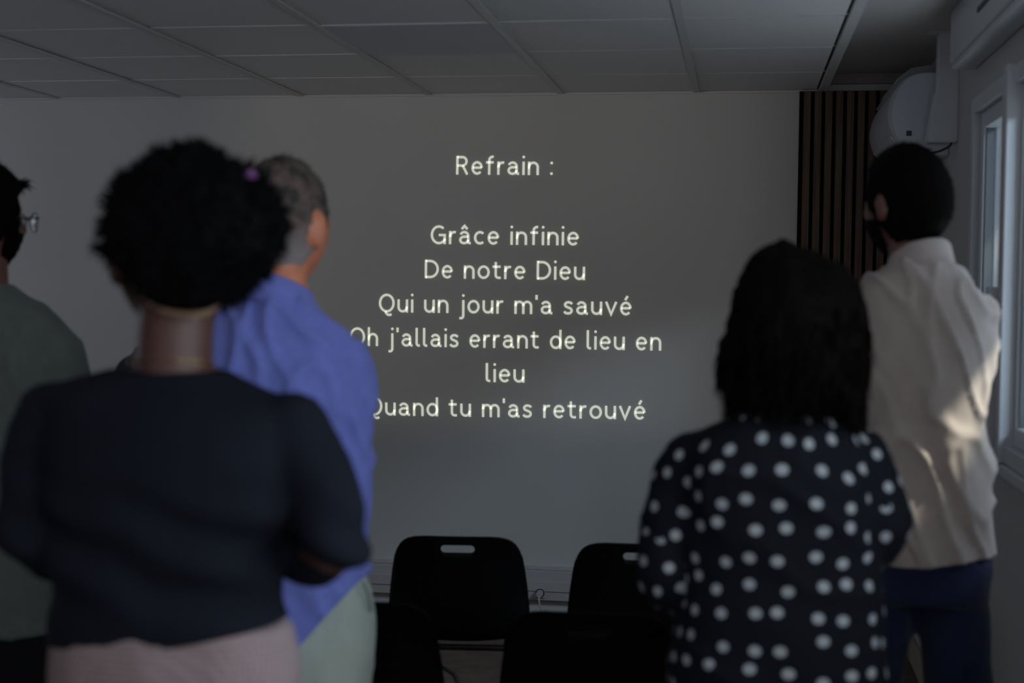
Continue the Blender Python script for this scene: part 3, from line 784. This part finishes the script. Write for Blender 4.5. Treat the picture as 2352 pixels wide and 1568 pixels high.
def waffle_mat():
    m = mat('pink_beige_waffle_knit', (.30, .225, .225), .9, spec=.2); nt = m.node_tree; p = nt.nodes['Principled BSDF']
    tc = nt.nodes.new('ShaderNodeTexCoord'); mp = nt.nodes.new('ShaderNodeMapping'); mp.inputs['Scale'].default_value = (150, 150, 110)
    ck = nt.nodes.new('ShaderNodeTexVoronoi'); ck.inputs['Scale'].default_value = 1; ck.inputs['Randomness'].default_value = .15; ck.voronoi_dimensions = '3D'
    b = nt.nodes.new('ShaderNodeBump'); b.inputs['Strength'].default_value = .8; b.inputs['Distance'].default_value = .004
    nt.links.new(tc.outputs['Object'], mp.inputs[0]); nt.links.new(mp.outputs[0], ck.inputs['Vector']); nt.links.new(ck.outputs['Distance'], b.inputs['Height']); nt.links.new(b.outputs[0], p.inputs['Normal'])
    return m
def back_folds_afro(co):
    n = folds((6, 6, 16, 5, 0), .0035, .002, 3)(co)
    # broad diagonal drag folds across the lower back
    t = (co.z - 1.18) * 1.0 + (co.x + .8) * .38
    n += .011 * sin(t * 62 + noise.noise(co * 6) * 2) * math.exp(-((co.z - 1.20) / .075) ** 2)
    return n
A = build_person('person with big black afro hair and navy long-sleeved top, arms folded, seen from behind', d, tors, arms, (hc, R(42), .97, 0), pants, hips, feet,
                 dict(skin=M_skin_dark, top=M_navy, pants=waffle_mat(), shoe=M_shoe),
                 ([U(402, 900, d + .01), U(400, 820, d + .01), U(405, 740, d + .012), U(420, 650, d + .02)], [.062, .057, .056, .058]),
                 fold=back_folds_afro, hem=[plane_px((120, 1532), (420, 1485), d - .1), plane_px((380, 1488), (700, 1474), d - .1)],
                 fold2=folds((14, 14, 3, 0, 0), .004, .002, 2))
tabA = [(642, 545), (648, 505), (634, 465), (612, 430), (575, 388), (530, 368), (492, 352), (470, 328), (455, 338), (420, 342), (373, 352), (335, 378), (300, 404), (272, 448), (254, 497), (244, 535), (229, 572), (262, 556), (272, 590), (297, 632), (325, 668), (373, 706), (440, 716), (527, 694), (571, 655), (612, 620), (634, 582)]
def sinkA(X, Y, Z):
    # the face side (towards the slide) stays clear of hair
    f = Vector((-sin(R(34)), cos(R(34)), 0)); k = X * f.x + Y * f.y
    return max(0, min(.55, (k - .35) * 1.6)) if Z < .35 else 0
silhouette_hair((450, 535), d, tabA, .125, M_hair_black, A.root, nz=(8, .008), sink=sinkA, strands=5200, slen=.026, seed=3, yo=.005)
# tan hair band under the hair, thin gold chain, purple hair slides
M_tan = mat('tan_band', (.24, .15, .09), .6)
bm = bmesh.new(); tube(bm, up3([(283, 610, -.02), (305, 655, -.045), (345, 698, -.058), (395, 718, -.063), (445, 722, -.061), (482, 714, -.050), (498, 702, -.03)], d), [.003, .003, .004, .006, .0075, .006, .004], n=10, flat=.6); obj('hair_band', bm, M_tan, A.root, smooth=True, world=True)
M_gold = mat('gold', (.55, .36, .12), .3, metal=1)
bm = bmesh.new(); nk = U(400, 838, d + .01)
loft(bm, [[nk + Vector((cos(a) * (.066 + .0012 * cos(b)), sin(a) * (.066 + .0012 * cos(b)), -.012 * sin(a) + .0012 * sin(b))) for b in [2 * pi * j / 6 for j in range(6)]] for a in [2 * pi * i / 60 for i in range(61)]], cap=False)
obj('necklace', bm, M_gold, A.root, smooth=True, world=True)
M_purple = mat('purple_plastic', (.16, .05, .17), .4)
for px, py, yo, s in ((572, 402, -.02, 1), (380, 378, -.02, .6)):
    bm = bmesh.new(); tube(bm, up3([(px - 10, py + 5, yo), (px, py - 4, yo - .006), (px + 12, py + 2, yo)], d), [.005 * s, .008 * s, .005 * s], n=10); obj('hair_slide', bm, M_purple, A.root, smooth=True, world=True)

# ---- 2. man in blue shirt
d = 2.80
tors = [(1600, 458, 862, .140, 0), (1500, 456, 866, .146, 0), (1400, 456, 864, .146, 0), (1250, 462, 828, .132, 0), (1100, 455, 812, .125, 0), (960, 445, 822, .13, 0), (860, 448, 822, .125, 0), (800, 452, 812, .115, 0), (750, 478, 782, .10, 0), (714, 520, 745, .084, 0), (684, 584, 712, .07, 0)]
arms = [dict(p=[(784, 850, .0), (797, 990, .0), (790, 1215, .0), (745, 1300, .16), (660, 1290, .24)], r=[.058, .054, .048, .040, .032], palm=(0, -1, 0)),
        dict(p=[(482, 850, .0), (462, 990, .0), (470, 1215, .0), (545, 1300, .16), (630, 1280, .25)], r=[.058, .054, .048, .040, .032], palm=(0, -1, 0))]
hc = U(654, 514, d + .03)
hips = [U(575, 1560, d), U(745, 1560, d)]; feet = [(hips[0].x - .02, d - .02, 0), (hips[1].x + .02, d - .02, 0)]
pants = [(1640, 470, 846, .115, 0), (1560, 464, 852, .122, 0), (1470, 463, 858, .122, 0), (1400, 466, 858, .118, 0), (1340, 474, 846, .108, 0), (1300, 484, 830, .10, 0)]
M_skin_fair = mat('fair_skin', (.72, .255, .145), .5, vary=.08, vscale=25)
M_blue = cloth_mat('cornflower_blue_cotton', (.20, .24, .68), bump=.2, bscale=260, vary=.05)
def fblue(co):
    n = folds((22, 10, 5, 8, 0), .007, .014, 5)(co)
    t = (co.x + .9) * 40 + (co.z - 1.1) * 26
    return n + .006 * sin(t + 2.2 * noise.noise(co * 7)) * math.exp(-((co.z - 1.02) / .10) ** 2)
Bm = build_person('man with grey receding hair in a cornflower blue shirt and pale green trousers', d, tors, arms, (hc, R(-20), 1.12, R(4)), pants, hips, feet,
                  dict(skin=M_skin_fair, top=M_blue, pants=cloth_mat('pale_green_cotton', (.47, .54, .48), vary=.08, vscale=9), shoe=M_shoe),
                  ([U(650, 740, d), U(648, 680, d), U(648, 620, d + .01), U(650, 560, d + .03)], [.060, .053, .052, .056]),
                  fold=fblue, hem=[plane_px((836, 1314), (600, 1588), d - .1), plane_px((464, 1314), (700, 1588), d - .1)], fold2=folds((9, 9, 4, 3, 0), .003, .003, 6))
bm = bmesh.new(); tube(bm, [U(834, 1338, d - .060), U(846, 1368, d - .055), U(852, 1402, d - .035)], [.0022] * 3, n=8); obj('pocket_seam', bm, mat('dark_seam_thread', (.12, .15, .13), .9), Bm.root, smooth=True, world=True)  # thin dark line along the pocket opening
def gray_hair():
    m = bpy.data.materials.new('thin_grey_hair'); m.use_nodes = True; nt = m.node_tree; p = nt.nodes['Principled BSDF']
    tc = nt.nodes.new('ShaderNodeTexCoord'); n = nt.nodes.new('ShaderNodeTexNoise'); n.inputs['Scale'].default_value = 26; n.inputs['Detail'].default_value = 6
    n2 = nt.nodes.new('ShaderNodeTexNoise'); n2.inputs['Scale'].default_value = 130
    cr = nt.nodes.new('ShaderNodeValToRGB'); cr.color_ramp.elements[0].position = .40; cr.color_ramp.elements[0].color = (.035, .032, .028, 1)
    cr.color_ramp.elements[1].position = .66; cr.color_ramp.elements[1].color = (.17, .115, .10, 1)
    sep = nt.nodes.new('ShaderNodeSeparateXYZ'); mr = nt.nodes.new('ShaderNodeMapRange')
    z = hc.z
    mr.inputs[1].default_value = z + .0; mr.inputs[2].default_value = z - .065
    mx = nt.nodes.new('ShaderNodeMix'); mx.data_type = 'RGBA'; mx.inputs[7].default_value = (.33, .28, .27, 1)
    geo = nt.nodes.new('ShaderNodeNewGeometry')
    ad = nt.nodes.new('ShaderNodeMath'); ad.operation = 'MULTIPLY_ADD'; ad.inputs[1].default_value = .35
    nt.links.new(geo.outputs['Position'], n.inputs['Vector']); nt.links.new(geo.outputs['Position'], n2.inputs['Vector'])
    nt.links.new(n2.outputs[0], ad.inputs[0]); nt.links.new(n.outputs[0], ad.inputs[2])
    sb_ = nt.nodes.new('ShaderNodeMath'); sb_.operation = 'SUBTRACT'; sb_.inputs[1].default_value = .175
    nt.links.new(ad.outputs[0], sb_.inputs[0]); nt.links.new(sb_.outputs[0], cr.inputs[0])
    nt.links.new(geo.outputs['Position'], sep.inputs[0]); nt.links.new(sep.outputs[2], mr.inputs[0]); nt.links.new(mr.outputs[0], mx.inputs[0])
    nt.links.new(cr.outputs[0], mx.inputs[6]); nt.links.new(mx.outputs[2], p.inputs['Base Color']); p.inputs['Roughness'].default_value = .8
    return m
short_hair(hc, R(-20), 1.12, R(4), gray_hair(), Bm.root, thick=.0045, seed=2, nape=-.80, strands=700)
collar(Bm.root, (646, 694), d, .062, .064, .038, M_blue, tilt=.38, yaw=R(-42))
# watch glint on the left wrist
bm = bmesh.new(); wc = U(655, 1335, d + .10)

# ---- 3. man in white shirt by the window
d = 3.30
tors = [(1330, 1985, 2287, .125, 0), (1285, 1984, 2286, .128, 0), (1200, 1978, 2280, .128, 0), (1080, 1972, 2270, .125, 0), (960, 1962, 2258, .125, 0), (840, 1955, 2262, .13, 0), (740, 1952, 2270, .125, 0), (690, 1960, 2262, .115, 0), (655, 1978, 2235, .10, 0), (628, 2005, 2210, .085, 0), (610, 2038, 2178, .07, 0), (596, 2054, 2166, .062, 0)]
arms = [dict(p=[(2230, 730, .0), (2238, 800, .0), (2216, 955, -.01), (2185, 1000, .16), (2110, 990, .25)], r=[.056, .050, .044, .038, .031], palm=(0, -1, 0)),
        dict(p=[(1990, 725, .0), (1972, 830, .0), (1990, 970, .02), (2030, 1000, .18), (2090, 980, .26)], r=[.056, .050, .044, .038, .031], palm=(0, -1, 0))]
hc = U(2078, 468, d + .02)
hips = [U(2020, 1400, d), U(2190, 1410, d)]; feet = [(hips[0].x - .10, d - .05, 0), (hips[1].x + .075, d + .02, 0)]
pants = [(1372, 1990, 2268, .115, 0), (1340, 1988, 2272, .12, 0), (1300, 1990, 2276, .12, 0), (1250, 1995, 2270, .115, 0), (1210, 2000, 2262, .11, 0)]
M_white = cloth_mat('off_white_cotton', (.46, .39, .35), bump=.15, bscale=260, vary=.03)
def fwhite(co):
    n = folds((23, 10, 5, 9, 0), .006, .016, 8)(co)
    t = (co.x - .3) * 58 - (co.z - 1.2) * 20
    return n + .0055 * sin(t + 2.5 * noise.noise(co * 5)) * math.exp(-((co.z - 1.26) / .16) ** 2)
Cm = build_person('bearded man in an untucked white shirt and dark blue jeans beside the window', d, tors, arms, (hc, R(44), 1.03, 0), pants, hips, feet,
                  dict(skin=mat('tanned_skin', (.15, .062, .048), .5, vary=.08, vscale=25), top=M_white, pants=cloth_mat('dark_blue_denim', (.016, .022, .062), vary=.2, vscale=12), shoe=M_shoe),
                  ([U(2108, 620, d), U(2104, 585, d), U(2098, 550, d + .01), U(2092, 510, d + .02)], [.062, .058, .058, .062]),
                  fold=fwhite, hem=[plane_px((1980, 1302), (2140, 1299), d - .1), plane_px((2100, 1301), (2290, 1282), d - .1)], fold2=folds((9, 9, 5, 3, 0), .006, .004, 9), legr=(.080, .062, .052))
short_hair(hc, R(44), 1.03, 0, M_hair_brown, Cm.root, thick=.011, seed=4, nape=-.86, strands=900)
def beard(parent, c, yaw, s, m, hi=-.2):
    def fn(dv):
        X, Y, Z = dv
        k = max(0, min(1, ((hi if .42 < abs(X) and (Y < .62 or Z < -.2) else -.36) - Z) / .12)) * max(0, min(1, (Y - .04) / .10)); k2 = max(0, min(1, 1 - abs(Z + .1) / .5)) * max(0, 1 - abs(Y - .15) / .14)
        k = max(k, k2)
        return -.025 * (1 - k) + k * (.006 + noise.noise(dv * 20) * .003)
    bm = bmesh.new(); head_bm(bm, c, yaw, s, 0, fn=fn, n=64); obj('beard', bm, m, parent, smooth=True, world=True)
beard(Cm.root, hc, R(44), 1.03, M_hair_brown)
collar(Cm.root, (2112, 612), d, .063, .060, .034, M_white, tilt=.42, yaw=R(30))
# shirt hem band
# ---- 4. woman in polka dots
d = 2.55
tors = [(1720, 1545, 2030, .115, 0), (1568, 1535, 2040, .125, 0), (1450, 1545, 2036, .12, 0), (1320, 1558, 2028, .115, 0), (1200, 1560, 2025, .12, 0), (1100, 1552, 2020, .12, 0), (1040, 1560, 2010, .11, 0), (1000, 1600, 1990, .10, 0), (970, 1655, 1965, .085, 0), (945, 1715, 1945, .07, 0), (925, 1755, 1915, .06, 0)]
arms = [dict(p=[(1590, 1062, .0), (1540, 1200, .0), (1522, 1335, -.01), (1600, 1370, .16), (1740, 1340, .22)], r=[.058, .052, .046, .040, .031], palm=(0, -1, 0)),
        dict(p=[(1972, 1056, .0), (2005, 1130, .0), (2022, 1222, -.01), (1960, 1290, .16), (1840, 1320, .23)], r=[.058, .052, .047, .040, .031], palm=(0, -1, 0))]
hc = U(1826, 725, d + .02)
hips = [U(1680, 1660, d), U(1890, 1660, d)]; feet = [(hips[0].x, d - .02, 0), (hips[1].x, d - .02, 0)]
pants = [(1740, 1560, 2010, .105, 0), (1660, 1555, 2020, .110, 0), (1560, 1560, 2010, .105, 0), (1500, 1575, 2000, .10, 0)]
def dots_mat():
    m = bpy.data.materials.new('black_polka_dot_viscose'); m.use_nodes = True; nt = m.node_tree; p = nt.nodes['Principled BSDF']; p.inputs['Roughness'].default_value = .85; p.inputs['Specular IOR Level'].default_value = .2
    tc = nt.nodes.new('ShaderNodeTexCoord'); v = nt.nodes.new('ShaderNodeTexVoronoi'); v.voronoi_dimensions = '2D'; v.inputs['Scale'].default_value = 20.5; v.inputs['Randomness'].default_value = .45
    mr = nt.nodes.new('ShaderNodeMapRange'); mr.inputs[1].default_value = .200; mr.inputs[2].default_value = .180
    mx = nt.nodes.new('ShaderNodeMix'); mx.data_type = 'RGBA'; mx.inputs[6].default_value = (.0035, .0042, .008, 1); mx.inputs[7].default_value = (.33, .35, .37, 1)
    nt.links.new(tc.outputs['UV'], v.inputs['Vector']); nt.links.new(v.outputs['Distance'], mr.inputs[0]); nt.links.new(mr.outputs[0], mx.inputs[0]); nt.links.new(mx.outputs[2], p.inputs['Base Color'])
    return m
Dm = build_person('woman with dark bobbed hair in a black shirt with white polka dots', d, tors, arms, (hc, R(6), .98, R(-8)), pants, hips, feet,
                  dict(skin=M_skin_fair, top=dots_mat(), pants=cloth_mat('black_cotton', (.01, .01, .012)), shoe=M_shoe),
                  ([U(1835, 960, d), U(1835, 920, d), U(1832, 870, d), U(1828, 800, d + .01)], [.056, .052, .052, .055]),
                  fold=folds((9, 8, 8, 4, 3), .006, .007, 11), uv=True, fold2=folds((9, 9, 5, 3, 0), .004, .002, 9))
tabD = [(1997, 760), (1993, 700), (1975, 650), (1940, 610), (1890, 582), (1840, 565), (1800, 550), (1765, 560), (1730, 590), (1700, 640), (1682, 700), (1668, 760), (1655, 800), (1650, 828), (1668, 845), (1672, 890), (1680, 930), (1725, 965), (1780, 985), (1850, 992), (1920, 988), (1975, 978), (1992, 940), (1978, 880), (1990, 820)]
def sinkD(X, Y, Z): return max(0, min(.6, (Y - .3) * 1.5)) if Z < .4 else 0
silhouette_hair((1828, 770), d, tabD, .118, M_hair_brown, Dm.root, nz=(5, .008), sink=sinkD, strands=5200, smode='down', slen=.07, seed=9, wid=.0016)

# ---- 5. man with glasses at the left edge
d = 3.20
tors = [(1440, -225, 150, .125, 0), (1330, -230, 155, .135, 0), (1150, -235, 160, .135, 0), (1000, -238, 168, .135, 0), (880, -240, 190, .13, 0), (805, -228, 186, .115, 0), (752, -200, 150, .10, 0), (705, -160, 105, .085, 0), (672, -118, 52, .07, 0), (650, -98, 20, .064, 0)]
arms = [dict(p=[(140, 855, .0), (168, 990, .0), (165, 1150, .0), (90, 1200, .18), (0, 1190, .25)], r=[.060, .054, .046, .038, .030], palm=(0, -1, 0), short=3),
        dict(p=[(-200, 855, .0), (-232, 990, .0), (-228, 1150, .0), (-150, 1200, .18), (-60, 1190, .25)], r=[.060, .054, .046, .038, .030], palm=(0, -1, 0), short=3)]
hc = U(-42, 508, d)
hips = [U(-120, 1500, d), U(50, 1500, d)]; feet = [(hips[0].x - .02, d - .02, 0), (hips[1].x + .02, d - .02, 0)]
pants = [(1560, -215, 140, .11, 0), (1480, -222, 148, .12, 0), (1400, -215, 142, .118, 0), (1330, -205, 135, .112, 0)]
M_skin_r = mat('ruddy_skin', (.20, .085, .062), .5, vary=.08, vscale=25)
Em = build_person('man with glasses in a grey-green T-shirt, cut off by the left edge', d, tors, arms, (hc, R(-30), 1.06, 0), pants, hips, feet,
                  dict(skin=M_skin_r, top=cloth_mat('grey_green_jersey', (.16, .18, .165)), pants=cloth_mat('black_cotton_trousers', (.008, .008, .010)), shoe=M_shoe),
                  ([U(-40, 690, d), U(-40, 650, d), U(-42, 600, d), U(-45, 550, d)], [.064, .060, .060, .064]),
                  fold=folds((10, 8, 5, 5, 0), .006, .005, 14), sleeves_short=True, top_name='t_shirt', fold2=folds((9, 9, 5, 3, 0), .004, .002, 9))
short_hair(hc, R(-30), 1.06, 0, M_hair_brown, Em.root, thick=.018, seed=6, nape=-.75, strands=1400)
beard(Em.root, hc, R(-30), 1.06, M_hair_brown, .28)
rot = Em.rot; s = 1.06
def hp_(x, y, z): return hc + rot @ (Vector((x, y, z)) * s)
gl = empty('glasses'); gl.parent = Em.root; gl.location = hp_(0, .11, 0) - Em.root.location; GLW = hp_(0, .11, 0); tag(gl, 'thin dark-framed eyeglasses')
def rim(sx):
    return [hp_(sx * .031 + .023 * cos(a) * (1 if True else 1), .118 - .010 * (sx * cos(a) > 0) * abs(cos(a)), .002 + .021 * sin(a) * (1.0 if sin(a) > 0 else 1.1)) for a in [2 * pi * i / 28 for i in range(28)]]
M_rim = mat('dark_blue_metal_rim', (.02, .02, .05), .35, metal=.5)
def lensm():
    m = bpy.data.materials.new('eyeglass_lens'); m.use_nodes = True; nt = m.node_tree; nt.nodes.clear()
    o = nt.nodes.new('ShaderNodeOutputMaterial'); mx = nt.nodes.new('ShaderNodeMixShader'); t = nt.nodes.new('ShaderNodeBsdfTransparent'); t.inputs[0].default_value = (.93, .95, .97, 1)
    g = nt.nodes.new('ShaderNodeBsdfGlossy'); g.inputs['Roughness'].default_value = .05; mx.inputs[0].default_value = .09
    nt.links.new(t.outputs[0], mx.inputs[1]); nt.links.new(g.outputs[0], mx.inputs[2]); nt.links.new(mx.outputs[0], o.inputs[0]); return m
M_lens = lensm()
for sx in (-1, 1):
    rp = rim(sx); bm = bmesh.new(); tube(bm, rp + [rp[0]], [.0016] * 29, n=8, sub=1, round_ends=False); obj('rim', bm, M_rim, gl, smooth=True, world=GLW)
    bm = bmesh.new(); bm.faces.new([bm.verts.new(p) for p in rp]); bmesh.ops.solidify(bm, geom=bm.faces[:], thickness=.0015); obj('lens', bm, M_lens, gl, world=GLW)
    bm = bmesh.new(); tube(bm, [hp_(sx * .055, .110, .010), hp_(sx * .070, .098, .010), hp_(sx * .083, .05, .008), hp_(sx * .086, .0, .008), hp_(sx * .085, -.02, -.01)], [.0026] * 5, n=8); obj('temple_arm', bm, M_rim, gl, smooth=True, world=GLW)
bm = bmesh.new(); tube(bm, [hp_(-.009, .119, .006), hp_(0, .124, .009), hp_(.009, .119, .006)], [.0016] * 3, n=8); obj('bridge', bm, M_rim, gl, smooth=True, world=GLW)
# forehead quiff tuft
bm = bmesh.new(); rnd = random.Random(3)
for k in range(90):
    p = hp_(rnd.uniform(-.03, .04), .082 + rnd.uniform(0, .012), .088 + rnd.uniform(-.008, .008)); q = p + rot @ Vector((rnd.uniform(-.006, .006), rnd.uniform(.008, .026), rnd.uniform(-.018, .012)))
    tube(bm, [p, (p + q) / 2 + Vector((0, 0, .003)), q], [.0016, .0012, .0004], n=5, sub=1, round_ends=False)
obj('fringe', bm, M_hair_brown, Em.root, smooth=True, world=True)

# ---- 6. person in black jacket almost hidden behind the afro hair
d = 3.62
tors = [(1300, 290, 600, .12, 0), (1150, 285, 605, .12, 0), (1000, 280, 610, .125, 0), (900, 278, 612, .12, 0), (840, 290, 602, .11, 0), (795, 320, 575, .095, 0), (765, 355, 540, .08, 0), (742, 390, 505, .064, 0)]
arms = [dict(p=[(312, 860, .0), (292, 970, .0), (300, 1090, .0), (370, 1120, .18), (440, 1110, .24)], r=[.060, .055, .048, .040, .032]),
        dict(p=[(580, 860, .0), (602, 970, .0), (596, 1090, .0), (530, 1120, .18), (460, 1105, .25)], r=[.060, .055, .048, .040, .032])]
hc = U(450, 610, d + .02)
hips = [U(375, 1330, d), U(520, 1330, d)]; feet = [(hips[0].x, d, 0), (hips[1].x, d, 0)]
pants = [(1390, 295, 600, .105, 0), (1330, 290, 604, .112, 0), (1260, 298, 596, .11, 0), (1200, 306, 588, .105, 0)]
M_jacket = mat('black_quilted_nylon', (.006, .0065, .008), .6, bump=.3, bscale=60, spec=.2)
Fm = build_person('person in a black jacket, only one shoulder showing behind the afro hair', d, tors, arms, (hc, 0, .97, 0), pants, hips, feet,
                  dict(skin=M_skin_r, top=M_jacket, pants=cloth_mat('grey_cotton', (.02, .02, .022)), shoe=M_shoe),
                  ([U(448, 780, d), U(448, 740, d), U(449, 700, d), U(450, 650, d)], [.058, .054, .054, .058]),
                  fold=folds((9, 8, 12, 4, 0), .006, .006, 21), top_name='jacket', fold2=folds((9, 9, 5, 3, 0), .004, .002, 9))
short_hair(hc, 0, .97, 0, M_hair_brown, Fm.root, thick=.014, seed=8, nape=-.75)
